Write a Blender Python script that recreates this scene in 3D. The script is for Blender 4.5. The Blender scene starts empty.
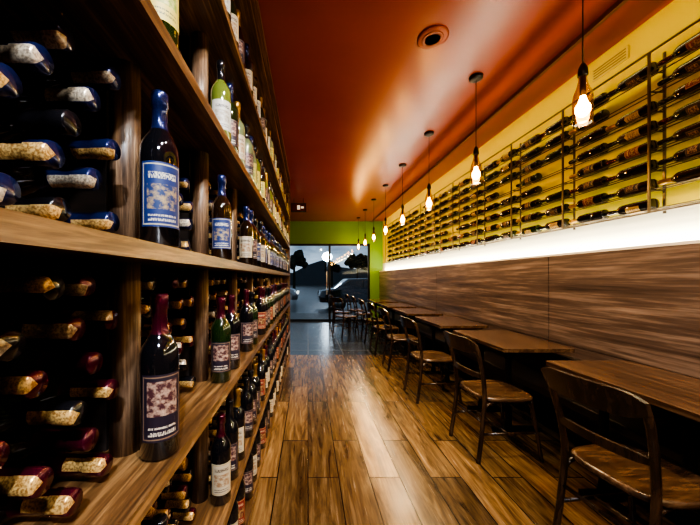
import bpy, math, random
from mathutils import Matrix, Vector
random.seed(7)
sc=bpy.context.scene
COL=sc.collection
pi=math.pi
# ------------------------------------------------------------ node helpers
def newmat(name):
    m=bpy.data.materials.new(name); m.use_nodes=True
    nt=m.node_tree; b=nt.nodes['Principled BSDF']
    return m,nt,b
def P(name,col,rough=.5,metal=0,spec=.5,coat=0,trans=0,emis=None,es=0):
    m,nt,b=newmat(name)
    b.inputs['Base Color'].default_value=(*col,1)
    b.inputs['Roughness'].default_value=rough
    b.inputs['Metallic'].default_value=metal
    b.inputs['Specular IOR Level'].default_value=spec
    b.inputs['Coat Weight'].default_value=coat
    b.inputs['Transmission Weight'].default_value=trans
    if emis:
        b.inputs['Emission Color'].default_value=(*emis,1)
        b.inputs['Emission Strength'].default_value=es
    return m
def math_(nt,op,a,b=None,c=None):
    n=nt.nodes.new('ShaderNodeMath'); n.operation=op
    for i,v in enumerate((a,b,c)):
        if v is None: continue
        if isinstance(v,(int,float)): n.inputs[i].default_value=v
        else: nt.links.new(v,n.inputs[i])
    return n.outputs[0]
def mixc(nt,f,a,b,mode='MIX'):
    n=nt.nodes.new('ShaderNodeMix'); n.data_type='RGBA'; n.blend_type=mode
    for s,v in ((n.inputs[0],f),(n.inputs[6],a),(n.inputs[7],b)):
        if isinstance(v,(int,float)): s.default_value=v
        elif isinstance(v,tuple): s.default_value=(*v,1) if len(v)==3 else v
        else: nt.links.new(v,s)
    return n.outputs[2]
def ramp(nt,f,stops):
    n=nt.nodes.new('ShaderNodeValToRGB'); nt.links.new(f,n.inputs[0])
    e=n.color_ramp.elements
    while len(e)>1: e.remove(e[-1])
    e[0].position=stops[0][0]; e[0].color=(*stops[0][1],1)
    for p,c in stops[1:]:
        x=e.new(p); x.color=(*c,1)
    return n.outputs[0]
def noise(nt,vec,scale=1,detail=6,rough=.6,dist=0,w=None):
    n=nt.nodes.new('ShaderNodeTexNoise')
    if w is not None:
        n.noise_dimensions='4D'; nt.links.new(w,n.inputs['W'])
    if vec is not None: nt.links.new(vec,n.inputs['Vector'])
    n.inputs['Scale'].default_value=scale; n.inputs['Detail'].default_value=detail
    n.inputs['Roughness'].default_value=rough; n.inputs['Distortion'].default_value=dist
    return n.outputs['Fac']
def objvec(nt,scale=(1,1,1),kind='Object'):
    t=nt.nodes.new('ShaderNodeTexCoord'); mp=nt.nodes.new('ShaderNodeMapping')
    mp.inputs['Scale'].default_value=scale
    nt.links.new(t.outputs[kind],mp.inputs['Vector']); return mp.outputs[0]
def bump(nt,b,h,strength=.2,dist=.01):
    n=nt.nodes.new('ShaderNodeBump'); n.inputs['Strength'].default_value=strength; n.inputs['Distance'].default_value=dist
    nt.links.new(h,n.inputs['Height']); nt.links.new(n.outputs[0],b.inputs['Normal'])
def wood(name,dark,light,scale,rough=.4,coat=0,mid=None,bs=.15,lo=.36,hi=.63,mix=.3):
    m,nt,b=newmat(name)
    v=objvec(nt,scale)
    g=noise(nt,v,1,9,.65,.6)
    v2=objvec(nt,tuple(s*4 for s in scale))
    g2=noise(nt,v2,1,4,.6,.2)
    f=math_(nt,'ADD',math_(nt,'MULTIPLY',g,1-mix),math_(nt,'MULTIPLY',g2,mix))
    mid=mid or tuple((a+c)/2 for a,c in zip(dark,light))
    c=ramp(nt,f,[(lo,dark),(.5,mid),(hi,light)])
    nt.links.new(c,b.inputs['Base Color'])
    b.inputs['Roughness'].default_value=rough; b.inputs['Coat Weight'].default_value=coat
    b.inputs['Coat Roughness'].default_value=.2
    bump(nt,b,f,bs,.004)
    return m
# ------------------------------------------------------------ mesh builder
class MB:
    def __init__(s): s.v=[];s.f=[];s.m=[];s.uv=[];s.sm=[]
    def face(s,idx,mat=0,uv=None,smooth=False):
        s.f.append(idx); s.m.append(mat); s.sm.append(smooth)
        s.uv.extend(uv if uv else [(0,0)]*len(idx))
    def box(s,x0,x1,y0,y1,z0,z1,mat=0,M=None):
        b=len(s.v)
        for x in(x0,x1):
            for y in(y0,y1):
                for z in(z0,z1):
                    p=Vector((x,y,z)); s.v.append(tuple(M@p if M else p))
        for q in((0,1,3,2),(4,6,7,5),(0,4,5,1),(2,3,7,6),(0,2,6,4),(1,5,7,3)):
            s.face(tuple(b+i for i in q),mat)
    def lathe(s,prof,seg,M,matfn=None,mat=0,smooth=True):
        b=len(s.v); n=len(prof)
        cs=[(math.cos(2*pi*i/seg),math.sin(2*pi*i/seg)) for i in range(seg)]
        for z,r in prof:
            for c,sn in cs: s.v.append(tuple(M@Vector((r*c,r*sn,z))))
        for j in range(n-1):
            for i in range(seg):
                k=(i+1)%seg
                mm=matfn(j,i/seg*2*pi) if matfn else mat
                s.face((b+j*seg+i,b+j*seg+k,b+(j+1)*seg+k,b+(j+1)*seg+i),mm,None,smooth)
        if prof[0][1]>1e-5: s.face(tuple(b+i for i in reversed(range(seg))),matfn(0,0) if matfn else mat)
        if prof[-1][1]>1e-5: s.face(tuple(b+(n-1)*seg+i for i in range(seg)),matfn(n-2,0) if matfn else mat)
    def patch(s,r,a0,da,z0,z1,n,M,mat):
        b=len(s.v)
        for i in range(n+1):
            a=a0-da+2*da*i/n
            for z in(z0,z1): s.v.append(tuple(M@Vector((r*math.cos(a),r*math.sin(a),z))))
        for i in range(n):
            u0=i/n;u1=(i+1)/n
            s.face((b+2*i,b+2*i+2,b+2*i+3,b+2*i+1),mat,[(u0,0),(u1,0),(u1,1),(u0,1)],True)
    def tube(s,pts,r,seg=8,mat=0,closed=False,M=None,flat=None):
        pts=[Vector(p) for p in pts]; n=len(pts); b=len(s.v)
        rs=r if isinstance(r,(list,tuple)) else [r]*n
        for i,p in enumerate(pts):
            if closed: t=(pts[(i+1)%n]-pts[i-1])
            else: t=pts[min(i+1,n-1)]-pts[max(i-1,0)]
            t.normalize()
            up=Vector((0,0,1)) if abs(t.z)<.85 else Vector((1,0,0))
            a=t.cross(up).normalized(); c=a.cross(t).normalized()
            for k in range(seg):
                an=2*pi*k/seg
                ra,rc=(rs[i],rs[i]) if flat is None else flat
                q=p+a*(ra*math.cos(an))+c*(rc*math.sin(an))
                s.v.append(tuple(M@q if M else q))
        for i in range(n if closed else n-1):
            j=(i+1)%n
            for k in range(seg):
                l=(k+1)%seg
                s.face((b+i*seg+k,b+i*seg+l,b+j*seg+l,b+j*seg+k),mat,None,True)
        if not closed:
            s.face(tuple(b+k for k in reversed(range(seg))),mat); s.face(tuple(b+(n-1)*seg+k for k in range(seg)),mat)
    def prism(s,poly,axis,a,bb,mat=0,M=None):
        n=len(poly); b=len(s.v)
        for t in(a,bb):
            for p in poly:
                q=Vector((p[0],p[1],t)) if axis=='z' else (Vector((p[0],t,p[1])) if axis=='y' else Vector((t,p[0],p[1])))
                s.v.append(tuple(M@q if M else q))
        s.face(tuple(b+i for i in reversed(range(n))),mat); s.face(tuple(b+n+i for i in range(n)),mat)
        for i in range(n):
            k=(i+1)%n; s.face((b+i,b+k,b+n+k,b+n+i),mat)
    def mesh(s,name,mats):
        me=bpy.data.meshes.new(name); me.from_pydata(s.v,[],s.f)
        for m in mats: me.materials.append(m)
        me.polygons.foreach_set('material_index',s.m); me.polygons.foreach_set('use_smooth',s.sm)
        u=me.uv_layers.new(name='UVMap'); fl=[c for t in s.uv for c in t]; u.data.foreach_set('uv',fl)
        me.update(); return me
    def obj(s,name,mats,parent=None,bevel=0,loc=None,rot=None):
        me=s.mesh(name,mats); o=bpy.data.objects.new(name,me); COL.objects.link(o)
        if parent: o.parent=parent
        if loc: o.location=loc
        if rot: o.rotation_euler=rot
        if bevel:
            md=o.modifiers.new('b','BEVEL'); md.width=bevel; md.segments=2; md.limit_method='ANGLE'
        return o
def link(name,me,loc,rz=0,parent=None):
    o=bpy.data.objects.new(name,me); COL.objects.link(o); o.location=loc; o.rotation_euler=(0,0,rz)
    if parent:o.parent=parent
    return o
def light(name,kind,loc,energy,color,rot=(0,0,0),parent=None,**k):
    l=bpy.data.lights.new(name,kind); l.energy=energy; l.color=color
    for a,v in k.items(): setattr(l,a,v)
    o=bpy.data.objects.new(name,l); COL.objects.link(o); o.location=loc; o.rotation_euler=rot
    if parent:o.parent=parent
    return o
def aim(o,t):
    d=Vector(t)-o.location; o.rotation_euler=d.to_track_quat('-Z','Y').to_euler()

# ------------------------------------------------------------ camera
H=1.3
cd=bpy.data.cameras.new('camera'); cam=bpy.data.objects.new('camera',cd); COL.objects.link(cam)
cam.location=(0,0,H); cam.rotation_euler=(pi/2,0,0)
cd.sensor_width=36; cd.lens=300/700*36; cd.shift_x=.06; cd.shift_y=.0221; cd.clip_start=.02
sc.camera=cam
try:
    sc.view_settings.view_transform='AgX'; sc.view_settings.look='AgX - High Contrast'
except Exception as e: print(e)
# ------------------------------------------------------------ world
w=bpy.data.worlds.new('world'); sc.world=w; w.use_nodes=True
nt=w.node_tree; bg=nt.nodes['Background']
t=nt.nodes.new('ShaderNodeTexCoord'); mp=nt.nodes.new('ShaderNodeMapping'); mp.inputs['Scale'].default_value=(3,3,9)
nt.links.new(t.outputs['Generated'],mp.inputs[0])
nf=noise(nt,mp.outputs[0],1.6,6,.6)
nt.links.new(ramp(nt,nf,[(.35,(.13,.18,.23)),(.65,(.42,.50,.58))]),bg.inputs['Color']); bg.inputs['Strength'].default_value=1.6

# ------------------------------------------------------------ room
YE=9.0; YW=5.07; XR=2.24; XL=-.86; ZC=3.0; YB=-1.6
# floor
mf,nt,b=newmat('wood_plank_floor')
t=nt.nodes.new('ShaderNodeTexCoord'); sp=nt.nodes.new('ShaderNodeSeparateXYZ'); cb=nt.nodes.new('ShaderNodeCombineXYZ')
nt.links.new(t.outputs['Object'],sp.inputs[0]); nt.links.new(sp.outputs[1],cb.inputs[0]); nt.links.new(sp.outputs[0],cb.inputs[1])
br=nt.nodes.new('ShaderNodeTexBrick'); nt.links.new(cb.outputs[0],br.inputs['Vector'])
br.inputs['Scale'].default_value=1; br.inputs['Brick Width'].default_value=1.2; br.inputs['Row Height'].default_value=.2
br.inputs['Mortar Size'].default_value=.004; br.inputs['Mortar Smooth'].default_value=.2; br.offset=.37
br.inputs['Color1'].default_value=(0,0,0,1); br.inputs['Color2'].default_value=(1,1,1,1); br.inputs['Mortar'].default_value=(.5,.5,.5,1)
mpn=nt.nodes.new('ShaderNodeMapping'); mpn.inputs['Scale'].default_value=(9,1.2,1); nt.links.new(t.outputs['Object'],mpn.inputs[0])
wv=math_(nt,'MULTIPLY',br.outputs['Color'],9)
g=noise(nt,mpn.outputs[0],1.3,8,.64,1.8,wv)
mp2=nt.nodes.new('ShaderNodeMapping'); mp2.inputs['Scale'].default_value=(70,3,1); nt.links.new(t.outputs['Object'],mp2.inputs[0])
g2=noise(nt,mp2.outputs[0],1,4,.6,.3,wv)
f=math_(nt,'ADD',math_(nt,'MULTIPLY',g,.72),math_(nt,'MULTIPLY',g2,.28))
c=ramp(nt,f,[(.32,(.030,.016,.008)),(.43,(.095,.055,.026)),(.54,(.21,.130,.060)),(.68,(.38,.26,.135))])
tint=ramp(nt,br.outputs['Color'],[(0,(.50,.48,.45)),(1,(1.3,1.22,1.1))])
c=mixc(nt,1.0,c,tint,'MULTIPLY')
c=mixc(nt,br.outputs['Fac'],c,(.008,.005,.003))
nt.links.new(c,b.inputs['Base Color'])
nt.links.new(math_(nt,'ADD',math_(nt,'MULTIPLY',g2,.22),.13),b.inputs['Roughness'])
bump(nt,b,math_(nt,'SUBTRACT',f,br.outputs['Fac']),.25,.003)
mt,nt,b=newmat('dark_floor_tile')
br=nt.nodes.new('ShaderNodeTexBrick'); nt.links.new(objvec(nt),br.inputs['Vector']); br.offset=0
br.inputs['Scale'].default_value=1; br.inputs['Brick Width'].default_value=.6; br.inputs['Row Height'].default_value=.6
br.inputs['Mortar Size'].default_value=.008
br.inputs['Color1'].default_value=(.02,.024,.03,1); br.inputs['Color2'].default_value=(.035,.04,.05,1); br.inputs['Mortar'].default_value=(.14,.14,.14,1)
nt.links.new(br.outputs['Color'],b.inputs['Base Color']); b.inputs['Roughness'].default_value=.22
m=MB(); m.box(XL,XR,YB,YW,-.1,0,0); m.box(XL,XR,YW,YE,-.1,0,1); m.obj('floor',[mf,mt])
# ceiling
mc,nt,b=newmat('burnt_orange_ceiling')
n=noise(nt,objvec(nt),.9,3,.5)
nt.links.new(ramp(nt,n,[(.3,(.27,.033,.007)),(.7,(.34,.050,.009))]),b.inputs['Base Color'])
b.inputs['Roughness'].default_value=.28; b.inputs['Specular IOR Level'].default_value=.5
m=MB(); m.box(XL,XR,YB,YE,ZC,ZC+.1); m.obj('ceiling',[mc])
# right wall
mcream=P('yellow_cream_wall_band',(.80,.66,.07),.6); myel=P('yellow_wall_band',(.72,.54,.02),.6); mwhite=P('white_wall_band',(.90,.88,.76),.55)
m=MB(); m.box(XR,XR+.1,YB,YE,0,1.73,2); m.box(XR,XR+.1,YB,YE,1.73,2.66,0); m.box(XR,XR+.1,YB,YE,2.66,ZC,1)  # one wall in three colour bands, stepped by height
m.obj('wall_right',[mcream,myel,mwhite])
mpanel=wood('wall_panel_wood',(.036,.026,.025),(.36,.275,.235),(8,.55,12),.34,.2,mid=(.125,.088,.075),bs=.08,mix=.4,lo=.32,hi=.68)
m=MB(); PX=2.14
ys=[YB,.3,2.67,5.0,7.3,YE-.002]
for a,c_ in zip(ys,ys[1:]):
    m.box(PX,PX+.02,a+.004,c_-.004,.0,.745,0); m.box(PX,PX+.02,a+.004,c_-.004,.75,1.49,0)
m.box(PX+.02,PX+.03,YB,YE,0,1.48,1)
m.box(PX-.004,PX+.03,YB,YE,1.49,1.51,2)
m.obj('wall_panel_wainscot',[mpanel,P('panel_backing',(.01,.008,.007),.8),P('ledge_cap',(.75,.70,.62),.5)])
# other walls
mdark=P('dark_wall_paint',(.10,.05,.03),.6); mgreen=P('green_wall_paint',(.15,.33,.025),.5)
m=MB(); m.box(XL-.1,XL,YB,YE,0,ZC); m.obj('wall_left',[mdark])
m=MB(); m.box(XL-.1,XR+.1,YB-.1,YB,0,ZC); m.obj('wall_back',[mdark])
m=MB(); m.box(XL,XR,YE,YE+.15,2.33,ZC); m.box(1.86,XR,YE,YE+.15,0,2.33); m.obj('wall_front',[mgreen])
# window with frame
mfr=P('dark_aluminium_frame',(.02,.022,.025),.35,.6)
mg,nt,b=newmat('window_glass')
gl=nt.nodes.new('ShaderNodeBsdfGlossy'); gl.inputs['Roughness'].default_value=.02
tr=nt.nodes.new('ShaderNodeBsdfTransparent'); tr.inputs[0].default_value=(.85,.9,.94,1)
fr=nt.nodes.new('ShaderNodeFresnel'); mx=nt.nodes.new('ShaderNodeMixShader')
nt.links.new(fr.outputs[0],mx.inputs[0]); nt.links.new(tr.outputs[0],mx.inputs[1]); nt.links.new(gl.outputs[0],mx.inputs[2])
nt.links.new(mx.outputs[0],nt.nodes['Material Output'].inputs[0])
m=MB(); 
for x in(XL,.62,1.80): m.box(x,x+.06,YE+.02,YE+.08,0,2.33,0)
for z in(0,2.27): m.box(XL,1.86,YE+.02,YE+.08,z,z+.06,0)
m.box(XL+.06,.62,YE+.045,YE+.055,.06,2.27,1); m.box(.68,1.80,YE+.045,YE+.055,.06,2.27,1)
m.box(.55,.575,YE-.03,YE+.0,.8,1.5,2); m.box(.555,.57,YE,YE+.03,.85,.87,2); m.box(.555,.57,YE,YE+.03,1.43,1.45,2)
m.obj('window_1',[mfr,mg,P('steel_handle',(.6,.6,.6),.3,1)])

# ------------------------------------------------------------ wine shelving on the left
mshelf=wood('shelf_wood',(.040,.019,.009),(.38,.22,.095),(30,1.6,30),.33,.25,mid=(.15,.078,.032),bs=.3)
mpost=wood('post_wood',(.045,.028,.019),(.38,.25,.15),(60,60,3.0),.4,.1,mid=(.16,.098,.06),bs=.5)
mback=wood('shelf_back_wood',(.006,.005,.005),(.03,.018,.014),(4,2,20),.7)
XF=-.305; XBK=-.84; TH=.034
tops=[.06,.408,.888,1.37,1.837,2.31,2.78]
P0=.72; PP=.497; posts=[P0+PP*k for k in range(-2,9)]
m=MB()
for z in tops: m.box(XBK,XF,-.45,YW,z-TH,z,0)
m.box(XBK,XF-.03,-.45,YW,0,.026,2)
m.box(XBK-.015,XBK,-.45,YW,0,ZC-.002,2)
m.box(XBK,XF,YW,YW+.035,0,ZC-.002,0); m.box(XBK,XF,-.485,-.45,0,ZC-.002,0)
m.box(XBK,XF,-.45,YW,ZC-.03,ZC-.002,0)
for i,z in enumerate(tops):
    zt=(tops[i+1]-TH) if i+1<len(tops) else ZC-.03
    for y in posts:
        T=Matrix.Translation((-.438,y,0))
        m.lathe([(z,.033),(zt,.033)],20,T,mat=1)
        m.box(XBK,-.48,y-.008,y+.008,z,zt,2)
m.obj('wine_shelving_unit',[mshelf,mpost,mback])

# ------------------------------------------------------------ bottle materials
def labelmat(name,bgc,pic1,pic2,txt,border=None,textrows=((.74,.84),(.09,.13),(.16,.19)),picr=(.15,.85,.27,.66)):
    m,nt,b=newmat(name)
    t=nt.nodes.new('ShaderNodeTexCoord'); sp=nt.nodes.new('ShaderNodeSeparateXYZ'); nt.links.new(t.outputs['UV'],sp.inputs[0])
    u,v=sp.outputs[0],sp.outputs[1]
    def rect(a,b_,c,d):
        r=math_(nt,'MULTIPLY',math_(nt,'GREATER_THAN',u,a),math_(nt,'LESS_THAN',u,b_))
        r2=math_(nt,'MULTIPLY',math_(nt,'GREATER_THAN',v,c),math_(nt,'LESS_THAN',v,d))
        return math_(nt,'MULTIPLY',r,r2)
    mp=nt.nodes.new('ShaderNodeMapping'); mp.inputs['Scale'].default_value=(5,8,1); nt.links.new(t.outputs['UV'],mp.inputs[0])
    n=noise(nt,mp.outputs[0],1.3,4,.6)
    pic=ramp(nt,n,[(.44,pic1),(.54,tuple((a+c)/2 for a,c in zip(pic1,pic2))),(.68,pic2)])
    col=bgc
    if border: 
        col=mixc(nt,rect(.04,.96,.03,.97),bgc,border); col=mixc(nt,rect(.07,.93,.05,.95),col,bgc)
    if picr: col=mixc(nt,rect(*picr),col,pic)
    mp=nt.nodes.new('ShaderNodeMapping'); mp.inputs['Scale'].default_value=(55,18,1); nt.links.new(t.outputs['UV'],mp.inputs[0])
    n2=noise(nt,mp.outputs[0],1,1,.5)
    for a,c in textrows:
        msk=math_(nt,'MULTIPLY',rect(.18,.82,a,c),math_(nt,'GREATER_THAN',n2,.48))
        col=mixc(nt,msk,col,txt)
    nt.links.new(col,b.inputs['Base Color']); b.inputs['Roughness'].default_value=.5
    return m
def stamp(name,c1,c2):
    m,nt,b=newmat(name)
    n=noise(nt,objvec(nt),260,2,.6)
    nt.links.new(ramp(nt,n,[(.40,c1),(.58,c2)]),b.inputs['Base Color']); b.inputs['Roughness'].default_value=.28; b.inputs['Metallic'].default_value=.35
    return m
def glassy(name,c,rough=.06): 
    return P(name,c,rough,0,.7,.6)
bm={}
BL=[]
def reg(k,m): bm[k]=len(BL); BL.append(m)
reg('g_black',glassy('bottle_glass_black',(.006,.006,.008)))
reg('g_green',glassy('bottle_glass_green',(.010,.022,.006)))
reg('g_brown',glassy('bottle_glass_brown',(.018,.009,.004)))
reg('g_white',glassy('bottle_glass_white_wine',(.12,.15,.03)))
reg('g_rose',glassy('bottle_glass_pale',(.15,.18,.09)))
reg('c_navy',P('foil_navy',(.014,.024,.10),.22,.5,.6,.5))
reg('c_burg',P('foil_burgundy',(.085,.008,.022),.22,.5,.6,.5))
reg('c_black',P('foil_black',(.014,.013,.016),.22,.4,.6,.5))
reg('c_gold',P('foil_gold',(.38,.22,.06),.32,.8))
reg('c_red',P('foil_red',(.15,.009,.012),.3,.5,.6,.3))
reg('c_purp',P('foil_purple',(.035,.016,.050),.3,.5,.6,.3))
reg('stamp',stamp('tax_stamp_gold',(.34,.17,.05),(.78,.52,.20)))
reg('stamp2',stamp('tax_stamp_silver',(.30,.24,.18),(.70,.60,.45)))
reg('l_blue',labelmat('label_blue',(.012,.032,.14),(.012,.035,.13),(.42,.30,.14),(.60,.56,.45),(.45,.40,.28)))
reg('l_dark',labelmat('label_dark',(.022,.014,.026),(.07,.022,.026),(.52,.36,.26),(.60,.53,.42),(.22,.14,.09),textrows=((.09,.15),(.19,.22)),picr=(.15,.85,.38,.90)))
reg('l_cream',labelmat('label_cream',(.46,.40,.29),(.30,.18,.10),(.52,.46,.33),(.08,.05,.04),(.45,.30,.12)))
reg('l_red',labelmat('label_red',(.20,.015,.015),(.10,.01,.01),(.5,.34,.14),(.6,.5,.3),(.5,.36,.15)))
reg('l_gold',labelmat('label_gold',(.42,.28,.08),(.18,.08,.03),(.52,.38,.14),(.06,.03,.02)))
reg('l_yellow',labelmat('label_yellow',(.52,.42,.10),(.20,.26,.05),(.60,.52,.22),(.10,.10,.05)))
reg('l_white',labelmat('label_white',(.46,.45,.40),(.30,.27,.22),(.48,.47,.43),(.06,.06,.07)))
RED=[(0,.0),(0,.85),(.015,1),(.58,1),(.635,.965),(.675,.86),(.715,.66),(.75,.48),(.79,.405),(.90,.395),(.905,.45),(.985,.45),(1,.40),(1,0)]
LAY=[(0,.0),(0,.85),(.015,1),(.58,1),(.635,.965),(.67,.86),(.70,.66),(.73,.52),(.765,.47),(.79,.465),(.90,.45),(.905,.51),(.985,.51),(1,.45),(1,0)]
WHT=[(0,.0),(0,.85),(.015,1),(.42,1),(.50,.95),(.58,.83),(.66,.66),(.74,.50),(.80,.42),(.90,.40),(.905,.44),(.985,.44),(1,.38),(1,0)]
def bottle(mb,M,Hh,r,glass,cap,lab=None,a0=0,da=1.1,lz=(.13,.47),seg=16,st=None,sa=0,kind=RED,necklabel=None,lab2=None):
    prof=[(z*Hh,q*r) for z,q in kind]
    def mf_(j,a):
        z=(kind[j][0]+kind[j+1][0])/2
        if z>.742:
            if st and z>.79:
                d=(a+pi/seg-sa+pi)%(2*pi)-pi
                if abs(d)<.62: return bm[st]
            return bm[cap]
        return bm[glass]
    mb.lathe(prof,seg,M,mf_)
    if lab: mb.patch(r*1.012,a0,da,lz[0]*Hh,lz[1]*Hh,max(6,seg//2),M,bm[lab])
# lying stacks
lay=MB()
R=.041
vst=.0712
def lev_style(L):
    if L==3: return dict(g=['g_black','g_brown','g_black'],c=['c_navy']*6+['c_black']*2,l=['l_blue','l_cream','l_blue','l_dark'])
    if L==2: return dict(g=['g_black','g_green'],c=['c_burg']*6+['c_purp','c_black','c_black','c_black'],l=['l_dark','l_cream','l_red','l_dark'])
    if L>=4: return dict(g=['g_white','g_green','g_black','g_rose'],c=['c_gold','c_black','c_gold','c_black','c_navy'],l=['l_yellow','l_white','l_cream','l_dark'])
    return dict(g=['g_black'],c=['c_burg','c_black','c_black','c_gold'],l=['l_dark','l_cream','l_red','l_dark'])
for L,z in enumerate(tops[:-1]):
    stl=lev_style(L)
    zt=tops[L+1]-TH
    for pi_,y in enumerate(posts[:-1]):
        if y<-.3: continue
        near=y<.5
        pitch=.108 if near else .0985
        inner0=y+.010+R
        zz=z+R+.001
        maxrows=int((zt-z-2*R-.004)/vst)+1
        if not near: maxrows-=random.choice([0,0,1,1])
        if L>=4: maxrows=min(maxrows,random.choice([2,3,3]))
        seg=24 if y<1.2 else (12 if y<2.6 else 8)
        for rrow in range(maxrows):
            n=4 if rrow%2==0 else 3
            off=0 if rrow%2==0 else pitch/2
            base=inner0+(.006 if near else .012)
            extra=[base+off+pitch*i for i in range(n)]
            for yy in extra:
                if random.random()<(.0 if near else .06): 
                    if rrow==maxrows-1: continue
                Lh=random.choice([.345,.36,.355])
                tipx=(-.372 if near else -.40)-random.uniform(0,.028)
                tx=tipx-Lh
                tilt=random.uniform(-.03,.03)
                M=Matrix.Translation((tx,yy,zz+rrow*vst))@Matrix.Rotation(tilt,4,'Z')@Matrix.Rotation(pi/2,4,'Y')@Matrix.Rotation(random.uniform(0,2*pi),4,'Z')
                Mi=M.to_3x3().inverted()@Vector((0.0,-1,(H-(zz+rrow*vst))/max(.3,yy)))
                sa=math.atan2(Mi.y,Mi.x)+random.uniform(-.6,.6)
                cap=random.choice(stl['c'])
                bottle(lay,M,Lh,R-.0005,random.choice(stl['g']),cap,
                       random.choice(stl['l']) if random.random()<.7 else None,a0=sa,da=1.0,
                       seg=seg,st=('stamp' if random.random()<.65 else 'stamp2') if random.random()<.9 else None,sa=sa,kind=LAY)
lay.obj('wine_bottle_stack',BL)
# standing display bottles
std=MB(); hero=0
for L,z in enumerate(tops[:-1]):
    stl=lev_style(L)
    for k in range(0,9):
        y=P0+PP*k
        spots=[(-.012,-.350)]
        if k>=1: spots+= [(.13,-.352),(.27,-.352)] if L!=2 or k>2 else [(.16,-.352)]
        if k>=1 and L==3 and k<2: spots=[(0,-.350)]
        for si,(dy,x) in enumerate(spots):
            Hh=random.choice([.325,.335,.345]); r=.040; yy=y+dy
            a0=math.atan2(0-yy*.9,0-x+.1)+random.uniform(-.25,.25)
            g=random.choice(stl['g']); cap=random.choice(stl['c']); lab=random.choice(stl['l']); kind=RED
            if L>=4:
                kind=random.choice([WHT,RED]); g=random.choice(['g_white','g_rose','g_green','g_green','g_black']); Hh=.33
                if L==5: Hh=.31
            if k==0 and L in(2,3,4):
                hb=MB()
                if L==3: Hh=.365;r=.043;g='g_black';cap='c_navy';lab='l_blue';a0=math.atan2(-yy,-x)+.15
                if L==2: Hh=.375;r=.043;g='g_black';cap='c_burg';lab='l_dark';a0=math.atan2(-yy,-x)+.15
                if L==4: Hh=.35;r=.042;g='g_green';cap='c_gold';lab='l_yellow';kind=WHT
                bottle(hb,Matrix.Identity(4),Hh,r,g,cap,lab,a0,1.12,(.12,.52),40,None,0,kind,)
                hb.obj('wine_bottle',BL,loc=(x,yy,z+.0005))
                continue
            M=Matrix.Translation((x,yy,z+.0005))
            bottle(std,M,Hh,r,g,cap,lab,a0,1.1,(.13,.48),24 if y<1.6 else 12,None,0,kind)
std.obj('wine_bottle_display_row',BL)

# ------------------------------------------------------------ wall rack on the right
msteel=P('rack_metal',(.16,.13,.10),.35,.8)
rk=MB(); rb=MB()
RX=2.165; rp=[1.86+.63*k for k in range(-4,11)]
rows=[1.765+.122*i for i in range(8)]
for y in rp:
    for x in(RX-.05,RX+.045): rk.box(x-.005,x+.005,y-.006,y+.006,1.70,2.70)
    for z in rows: rk.box(RX-.05,RX+.045,y-.004,y+.004,z-.048,z-.042)
    for z in(1.74,2.66): rk.box(RX+.045,XR,y-.005,y+.005,z-.005,z+.005)
for z in rows:
    for x in(RX-.022,RX+.022): rk.tube([(x,rp[0],z-.0365),(x,rp[-1],z-.0365)],.0035,6)
rk.box(RX-.055,RX-.045,rp[0],rp[-1],2.69,2.70); rk.box(RX-.055,RX-.045,rp[0],rp[-1],1.70,1.71)
rk.obj('wall_wine_rack',[msteel])
for y in rp[:-1]:
    for z in rows:
        for j in range(2):
            if random.random()<.04: continue
            Lh=.295; yy=y+.012+j*.308+random.uniform(0,.004)
            M=Matrix.Translation((RX,yy,z-.002))@Matrix.Rotation(-pi/2,4,'X')
            Mi=M.to_3x3().inverted()@Vector((-1,-.2,-.3)); a=math.atan2(Mi.y,Mi.x)
            bottle(rb,M,Lh,.037,random.choice(['g_black','g_black','g_brown','g_green']),random.choice(['c_black','c_burg','c_black','c_black','c_gold']),
                   random.choice(['l_dark','l_dark','l_gold',None,None,'l_red']),a+random.uniform(-1,1),1.0,(.2,.48),14 if y<4 else 8)
rb.obj('wine_bottle_wall_collection',BL)

# ------------------------------------------------------------ bench
mleather=P('dark_leather',(.022,.016,.014),.4,0,.5,.1)
m=MB(); m.box(1.79,2.128,.3,8.6,.40,.46,0); m.box(2.09,2.138,.3,8.6,.46,.66,0)
for y in(.5,1.6,2.75,3.9,5.05,6.2,7.35,8.4): m.box(1.98,2.13,y-.02,y+.02,0,.40,1)
m.obj('wall_bench',[mleather,P('bench_frame',(.012,.010,.009),.5)],bevel=.012)

# ------------------------------------------------------------ tables
mtop=wood('table_top_wood',(.034,.018,.010),(.22,.13,.072),(22,1.8,22),.22,.4,mid=(.092,.049,.027),bs=.1)
mblk=P('cast_iron_black',(.014,.013,.013),.4,.6)
tm=MB()
tm.prism([(-.28+a*.0+x,y) for x,y,a in [(0.02,-.425,0),(.54,-.425,0),(.56,-.405,0),(.56,.405,0),(.54,.425,0),(.02,.425,0),(0,.405,0),(0,-.405,0)]],'z',.722,.75,0)
tm.box(-.24,.24,-.36,.36,.700,.722,1)
for y in(-.2,.2):
    cx=-.10
    tm.lathe([(.03,.032),(.10,.024),(.62,.022),(.70,.04)],14,Matrix.Translation((cx,y,0)),mat=1)
    tm.box(cx-.13,cx+.26,y-.022,y+.022,.012,.038,1)
    for q in(cx-.12,cx+.245): tm.lathe([(0,.02),(.013,.02)],10,Matrix.Translation((q,y,0)),mat=1)
    tm.tube([(cx,y,.60),(cx+.07,y,.67),(cx+.2,y,.705)],.012,8,1)
    tm.tube([(cx,y,.60),(cx-.05,y,.66),(cx-.12,y,.705)],.012,8,1)
tm.tube([(-.10,-.2,.16),(-.10,.2,.16)],.012,8,1)
tme=tm.mesh('restaurant_table',[mtop,mblk])
for i,y in enumerate([1.15,2.32,3.44,4.60,5.75,6.9]):
    link('restaurant_table',tme,((1.85 if i==0 else 1.80),y+.425,0))

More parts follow.
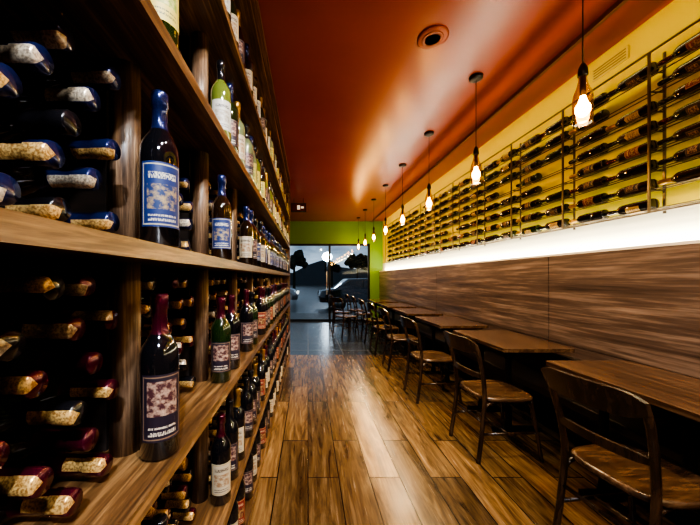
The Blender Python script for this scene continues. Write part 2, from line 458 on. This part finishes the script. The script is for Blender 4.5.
# ------------------------------------------------------------ bentwood chairs (front = +X)
mch=wood('chair_bentwood',(.010,.006,.004),(.075,.040,.021),(18,18,3),.25,.5,mid=(.028,.015,.009),bs=.1)
mseat=wood('chair_seat_wood',(.030,.016,.009),(.20,.115,.062),(3,16,16),.27,.4,mid=(.085,.046,.025),bs=.1)
def sm(pts,n=6):
    out=[]; p=[Vector(q) for q in pts]; p=[p[0]*2-p[1]]+p+[p[-1]*2-p[-2]]
    for i in range(1,len(p)-2):
        for k in range(n):
            t_=k/n; a,b_,c_,d=p[i-1],p[i],p[i+1],p[i+2]
            out.append(.5*((2*b_)+(c_-a)*t_+(2*a-5*b_+4*c_-d)*t_*t_+(3*b_-a-3*c_+d)*t_**3))
    out.append(p[-2]); return out
cm=MB()
outl=[]
for k in range(48):
    a=2*pi*k/48; e=.55
    x=.205*math.copysign(abs(math.cos(a))**e,math.cos(a)); y=.205*math.copysign(abs(math.sin(a))**e,math.sin(a))*(1+.06*x/.2)
    outl.append((x,y))
def ring(sc_,z): 
    b_=len(cm.v); cm.v.extend([(x*sc_,y*sc_,z) for x,y in outl]); return b_
rr=[ring(.90,.425),ring(.985,.428),ring(1,.440),ring(.985,.452),ring(.90,.455),ring(.84,.450),ring(.4,.445)]
for a,b_ in zip(rr,rr[1:]):
    for k in range(48):
        l=(k+1)%48; cm.face((a+k,a+l,b_+l,b_+k),1,None,True)
cm.face(tuple(rr[0]+k for k in reversed(range(48))),1); cm.face(tuple(rr[-1]+k for k in range(48)),1)
for s in(-1,1):
    cm.tube(sm([(-.235,s*.185,0),(-.205,s*.18,.22),(-.185,s*.178,.44),(-.200,s*.185,.60),(-.235,s*.195,.75),(-.262,s*.195,.83)]),.0155,10)
    cm.tube(sm([(.225,s*.19,0),(.190,s*.175,.25),(.165,s*.160,.428)]),[.013]*6+[.016]*7,10)
    cm.tube([(-.210,s*.18,.20),(.197,s*.178,.20)],.010,8)
    cm.tube(sm([(.175,s*.168,.36),(.13,s*.165,.405),(.02,s*.165,.424)]),.009,8)
    cm.tube(sm([(-.19,s*.178,.36),(-.15,s*.170,.405),(-.05,s*.165,.424)]),.009,8)
cm.tube([(-.02,-.18,.20),(-.02,.18,.20)],.010,8)
cm.tube([(.185,-.17,.30),(.185,.17,.30)],.010,8); cm.tube([(-.199,-.178,.28),(-.199,.178,.28)],.010,8)
N=16
for (z0,z1,th,xo,wid,bow) in ((.765,.875,.010,-.255,.212,.045),(.585,.625,.008,-.203,.186,.030)):
    b_=len(cm.v)
    for i in range(N+1):
        t_=-1+2*i/N; y=wid*t_; x=xo-bow*(1-t_*t_)+ .0
        round_=(1-abs(t_)**6)
        zc=(z0+z1)/2; hh=(z1-z0)/2*(.45+.55*round_)
        lean=-.02 if z1>.8 else 0
        for (dx,zz) in((-th,zc-hh),(-th+lean,zc+hh),(th+lean,zc+hh),(th,zc-hh)): cm.v.append((x+dx,y,zz))
    for i in range(N):
        o=b_+4*i
        for q in range(4): cm.face((o+q,o+(q+1)%4,o+4+(q+1)%4,o+4+q),0,None,False)
    cm.face((b_,b_+1,b_+2,b_+3)); o=b_+4*N; cm.face((o+3,o+2,o+1,o))
cme=cm.mesh('dining_chair',[mch,mseat])
for x,y,rz in [(1.475,1.33,.12),(1.42,2.30,.05),(1.36,3.30,.04),(1.36,4.35,-.04),(1.36,5.25,.03),(1.36,6.17,.03),(1.36,7.32,0),
               (.85,6.75,.5),(.85,7.6,-.2),(1.30,8.1,.1)]:
    link('dining_chair',cme,(x,y,0),rz)

# ------------------------------------------------------------ pendants
mcord=P('black_cord',(.01,.01,.01),.5); mcan=P('pendant_canopy_dark',(.03,.022,.018),.35,.5)
mamb,nt,b=newmat('amber_glass')
gl=nt.nodes.new('ShaderNodeBsdfGlossy'); gl.inputs['Roughness'].default_value=.04
tr=nt.nodes.new('ShaderNodeBsdfTransparent'); tr.inputs[0].default_value=(1,.74,.38,1)
lw=nt.nodes.new('ShaderNodeLayerWeight'); lw.inputs[0].default_value=.35; mx=nt.nodes.new('ShaderNodeMixShader')
nt.links.new(lw.outputs[1],mx.inputs[0]); nt.links.new(tr.outputs[0],mx.inputs[1]); nt.links.new(gl.outputs[0],mx.inputs[2])
nt.links.new(mx.outputs[0],nt.nodes['Material Output'].inputs[0])
mbulb=P('glowing_bulb',(1,.8,.5),.5,emis=(1,.60,.17),es=45)
pm=MB(); I=Matrix.Identity(4)
pm.lathe([(-.028,.03),(-.022,.052),(0,.055)],20,I,mat=1)
pm.tube([(0,0,-.025),(0,0,-.60)],.003,6,0)
pm.lathe([(-.66,.018),(-.655,.022),(-.62,.020),(-.60,.012),(-.59,.006)],16,I,mat=1)
pm.lathe([(-.905,.036),(-.90,.041),(-.78,.042),(-.75,.038),(-.71,.024),(-.68,.018),(-.64,.017)],20,I,mat=2) 
pm.lathe([(-.87,.002),(-.862,.018),(-.84,.031),(-.815,.031),(-.79,.018),(-.76,.011)],16,I,mat=3)
pm.lathe([(-.76,.013),(-.66,.013)],12,I,mat=1)
pme=pm.mesh('pendant_lamp',[mcord,mcan,mamb,mbulb])
for k in range(-2,8):
    y=1.55+.985*k
    e=link('pendant_lamp',pme,(1.42,y,ZC))
    light('pendant_bulb_light','POINT',(0,0,-.93),(1.2 if k<1 else 5 if k<2 else 10 if k<4 else 14),(1,.60,.22),parent=e,shadow_soft_size=.025)
    light('pendant_down_light','SPOT',(0,0,-.94),34,(1,.74,.44),parent=e,shadow_soft_size=.025,spot_size=2.7,spot_blend=.6)

# ------------------------------------------------------------ ceiling items
m=MB(); m.lathe([(-.012,.07),(-.014,.095),(-.006,.105),(0,.105)],32,I,mat=0)
for r_ in(.025,.045,.065): m.lathe([(-.016,r_),(-.016,r_+.006),(-.012,r_+.008)],24,I,mat=1)
m.lathe([(-.011,0.0),(-.011,.075)],24,I,mat=1)
m.obj('ceiling_speaker',[P('speaker_orange',(.36,.065,.012),.5),P('speaker_grille',(.30,.055,.012),.5)],loc=(.88,2.12,ZC))
m=MB(); m.box(-.16,.16,-.02,.02,-.09,.09,0); m.box(-.145,.145,-.022,-.02,-.075,.075,1); m.box(-.03,.03,-.024,-.022,-.045,.045,2)
m.box(.05,.11,-.024,-.022,-.02,.02,2); m.tube([(-.1,0,.09),(-.1,0,.2)],.005,6); m.tube([(.1,0,.09),(.1,0,.2)],.005,6)
m.obj('exit_sign',[P('sign_body',(.02,.02,.02),.5),P('sign_face',(.12,.015,.01),.4),P('sign_glyph',(.8,.8,.7),.4,emis=(1,.8,.6),es=.6)],loc=(-.20,6.4,2.80))
m=MB(); m.box(-.012,0,-.13,.13,-.045,.045,0)
for i in range(4): m.box(-.016,-.012,-.118,.118,-.036+.02*i,-.029+.02*i,1)
m.obj('air_vent',[P('vent_yellow',(.62,.46,.10),.5),P('vent_slot',(.25,.17,.04),.5)],loc=(XR,2.22,2.88))

# ------------------------------------------------------------ ledge LED, added wall washer, added spotlights
mal=P('aluminium_profile',(.25,.12,.05),.5,.3)
m=MB(); m.box(1.90,1.93,YB,YE-.02,ZC-.03,ZC); s1=m.obj('strip_light_housing',[mal])  # ceiling strip and its washer are added to brighten the wall
l=light('added_wall_washer','AREA',(1.935,3.7,ZC-.02),22,(1,.87,.42),parent=s1,shape='RECTANGLE',size=10,size_y=.02)
l.rotation_euler=(Matrix(((0,-.8,-.6),(1,0,0),(0,-.6,.8)))).to_euler()
m=MB(); m.box(2.185,2.215,YB,YE-.02,1.47,1.485); s2=m.obj('strip_light_housing',[mal])
l=light('led_ledge_light','AREA',(2.20,3.7,1.49),100,(1,.93,.70),parent=s2,shape='RECTANGLE',size=10,size_y=.02)
l.rotation_euler=(Matrix(((0,-1,0),(1,0,0),(0,0,1))) @ Matrix.Rotation(pi,3,'X')).to_euler()
sm_=MB(); sm_.lathe([(-.10,.03),(-.095,.035),(0,.035)],18,I)
sme=sm_.mesh('added_ceiling_spot',[P('spot_black',(.02,.02,.02),.4)])
for (x,y,t_,en,co,ss) in [(.35,-1.2,(-.40,.6,1.25),360,(.84,.90,1),1.3),(.55,-.3,(-.35,1.3,1.0),120,(1,.97,.93),1.4),(.7,.4,(-.35,2.2,1.1),110,(1,.93,.84),1.4),(.7,1.5,(-.35,4.2,1.1),150,(1,.88,.70),1.3),
                     (.9,-.4,(1.1,2.0,0),70,(1,.88,.70),1.2),(.5,1.3,(.6,3.2,0),190,(1,.86,.62),1.0),(.0,-1.0,(1.6,1.4,.6),150,(.90,.94,1),1.2)]:
    e=link('added_ceiling_spot',sme,(x,y,ZC))  # unseen spots added above the frame to light shelf, floor and tables
    o=light('added_spot_beam','SPOT',(x,y,ZC-.13),en,co,spot_size=ss,spot_blend=.9,shadow_soft_size=.04); aim(o,t_)
    o.parent=e; o.matrix_parent_inverse=Matrix.Translation((x,y,ZC)).inverted()

# ------------------------------------------------------------ outside
masph,nt,b=newmat('wet_asphalt'); nt.links.new(ramp(nt,noise(nt,objvec(nt),3,6),[(.3,(.025,.028,.032)),(.7,(.08,.085,.09))]),b.inputs['Base Color']); b.inputs['Roughness'].default_value=.3
m=MB(); m.box(-30,40,YE+.15,80,-.25,-.12); m.obj('street_ground',[masph])
m=MB(); m.box(-6,8,YE+.15,11.2,-.12,-.02); m.obj('sidewalk',[P('sidewalk_concrete',(.14,.14,.14),.7)])
mleaf,nt,b=newmat('dark_foliage'); nt.links.new(ramp(nt,noise(nt,objvec(nt),4,6),[(.35,(.006,.010,.008)),(.7,(.025,.038,.025))]),b.inputs['Base Color']); b.inputs['Roughness'].default_value=.9; b.inputs['Specular IOR Level'].default_value=.1
import bmesh
def tree(loc,s):
    bmh=bmesh.new()
    for k in range(26):
        th=random.uniform(0,2*pi); ph=random.uniform(-.6,1.2); rr_=s*random.uniform(.3,.8)
        o=Vector((rr_*math.cos(th)*math.cos(ph),rr_*math.sin(th)*math.cos(ph),rr_*math.sin(ph)*.8))
        r_=bmesh.ops.create_icosphere(bmh,subdivisions=2,radius=s*random.uniform(.16,.32))
        for v in r_['verts']:
            v.co*=1+random.uniform(-.22,.22); v.co+=o
    r_=bmesh.ops.create_cone(bmh,segments=8,radius1=.14,radius2=.08,depth=loc[2]+.12,cap_ends=True)
    for v in r_['verts']: v.co.z-=(loc[2]+.12)/2
    me=bpy.data.meshes.new('tree'); bmh.to_mesh(me); bmh.free(); me.materials.append(mleaf)
    o=bpy.data.objects.new('tree',me); COL.objects.link(o); o.location=loc
tree((-1.2,26,2.7),1.3); tree((5.6,34,2.9),1.5); tree((3.2,40,2.6),1.3)
m=MB(); pts=[(-30,-.2)]+[( -30+3*i, 3.0+1.3*math.sin(i*.7)+.7*math.sin(i*1.9)) for i in range(24)]+[(39,-.2)]
m.prism(pts,'y',60,62); m.obj('hill_ridge',[P('distant_hill',(.05,.065,.075),.9)])
m=MB(); m.tube([(0,0,-.12),(0,0,2.6)],.06,8,0); m.lathe([(2.5,.02),(2.6,.25),(2.85,.38),(3.1,.25),(3.2,.02)],16,I,mat=1)
m.obj('street_lamp',[mfr,P('street_lamp_globe',(1,1,1),.5,emis=(.85,.93,1),es=25)],loc=(1.4,22,0))
def car(name,loc,rz,col):
    m=MB(); prof=[(-2.1,.35),(-2.15,.6),(-2.05,.85),(-1.45,.95),(-.85,1.38),(.45,1.42),(1.15,1.0),(1.9,.85),(2.12,.6),(2.08,.35)]
    secs=[(-.85,.86,.94),(-.80,.97,.985),(-.6,1,1),(.6,1,1),(.80,.97,.985),(.85,.86,.94)]
    b_=len(m.v)
    for yy,sx,sz in secs:
        for x,z in prof:
            yq=yy*(1 if z<1.0 else .80)
            m.v.append((x*sx,yq,.35+(z-.35)*sz))
    n=len(prof)
    for i in range(len(secs)-1):
        for k in range(n):
            l=(k+1)%n
            m.face((b_+i*n+k,b_+(i+1)*n+k,b_+(i+1)*n+l,b_+i*n+l),0,None,True)
    m.face(tuple(b_+k for k in range(n))); m.face(tuple(b_+(len(secs)-1)*n+k for k in reversed(range(n))))
    for s in(-1,1):
        m.prism([(-1.25,.98),(-.80,1.32),(-.25,1.34),(-.25,.98)],'y',s*.72,s*.79,1)
        m.prism([(-.20,.98),(-.20,1.34),(.40,1.34),(.92,.98)],'y',s*.72,s*.79,1)
        for x in(-1.3,1.3):
            M=Matrix.Translation((x,s*.76,.32))@Matrix.Rotation(pi/2,4,'X')
            m.lathe([(-.1,.2),(-.1,.32),(.1,.32),(.1,.2)],20,M,mat=2); m.lathe([(-.11,.0),(-.11,.19),(.11,.19),(.11,0)],14,M,mat=3)
        m.box(2.02,2.12,s*.5-.16,s*.5+.16,.62,.74,4)
    m.obj(name,[P('car_paint',col,.2,.5,.5,1),P('car_glass',(.02,.025,.03),.05),P('tyre_rubber',(.01,.01,.01),.8),P('wheel_alloy',(.3,.3,.3),.3,1),P('headlight',(.8,.8,.8),.2,emis=(1,.95,.85),es=1.5)],loc=loc,rot=(0,0,rz))
car('car',(2.6,14.0,-.12),0.05,(.02,.022,.03)); car('car',(-2.6,15.5,-.12),.0,(.22,.22,.24))
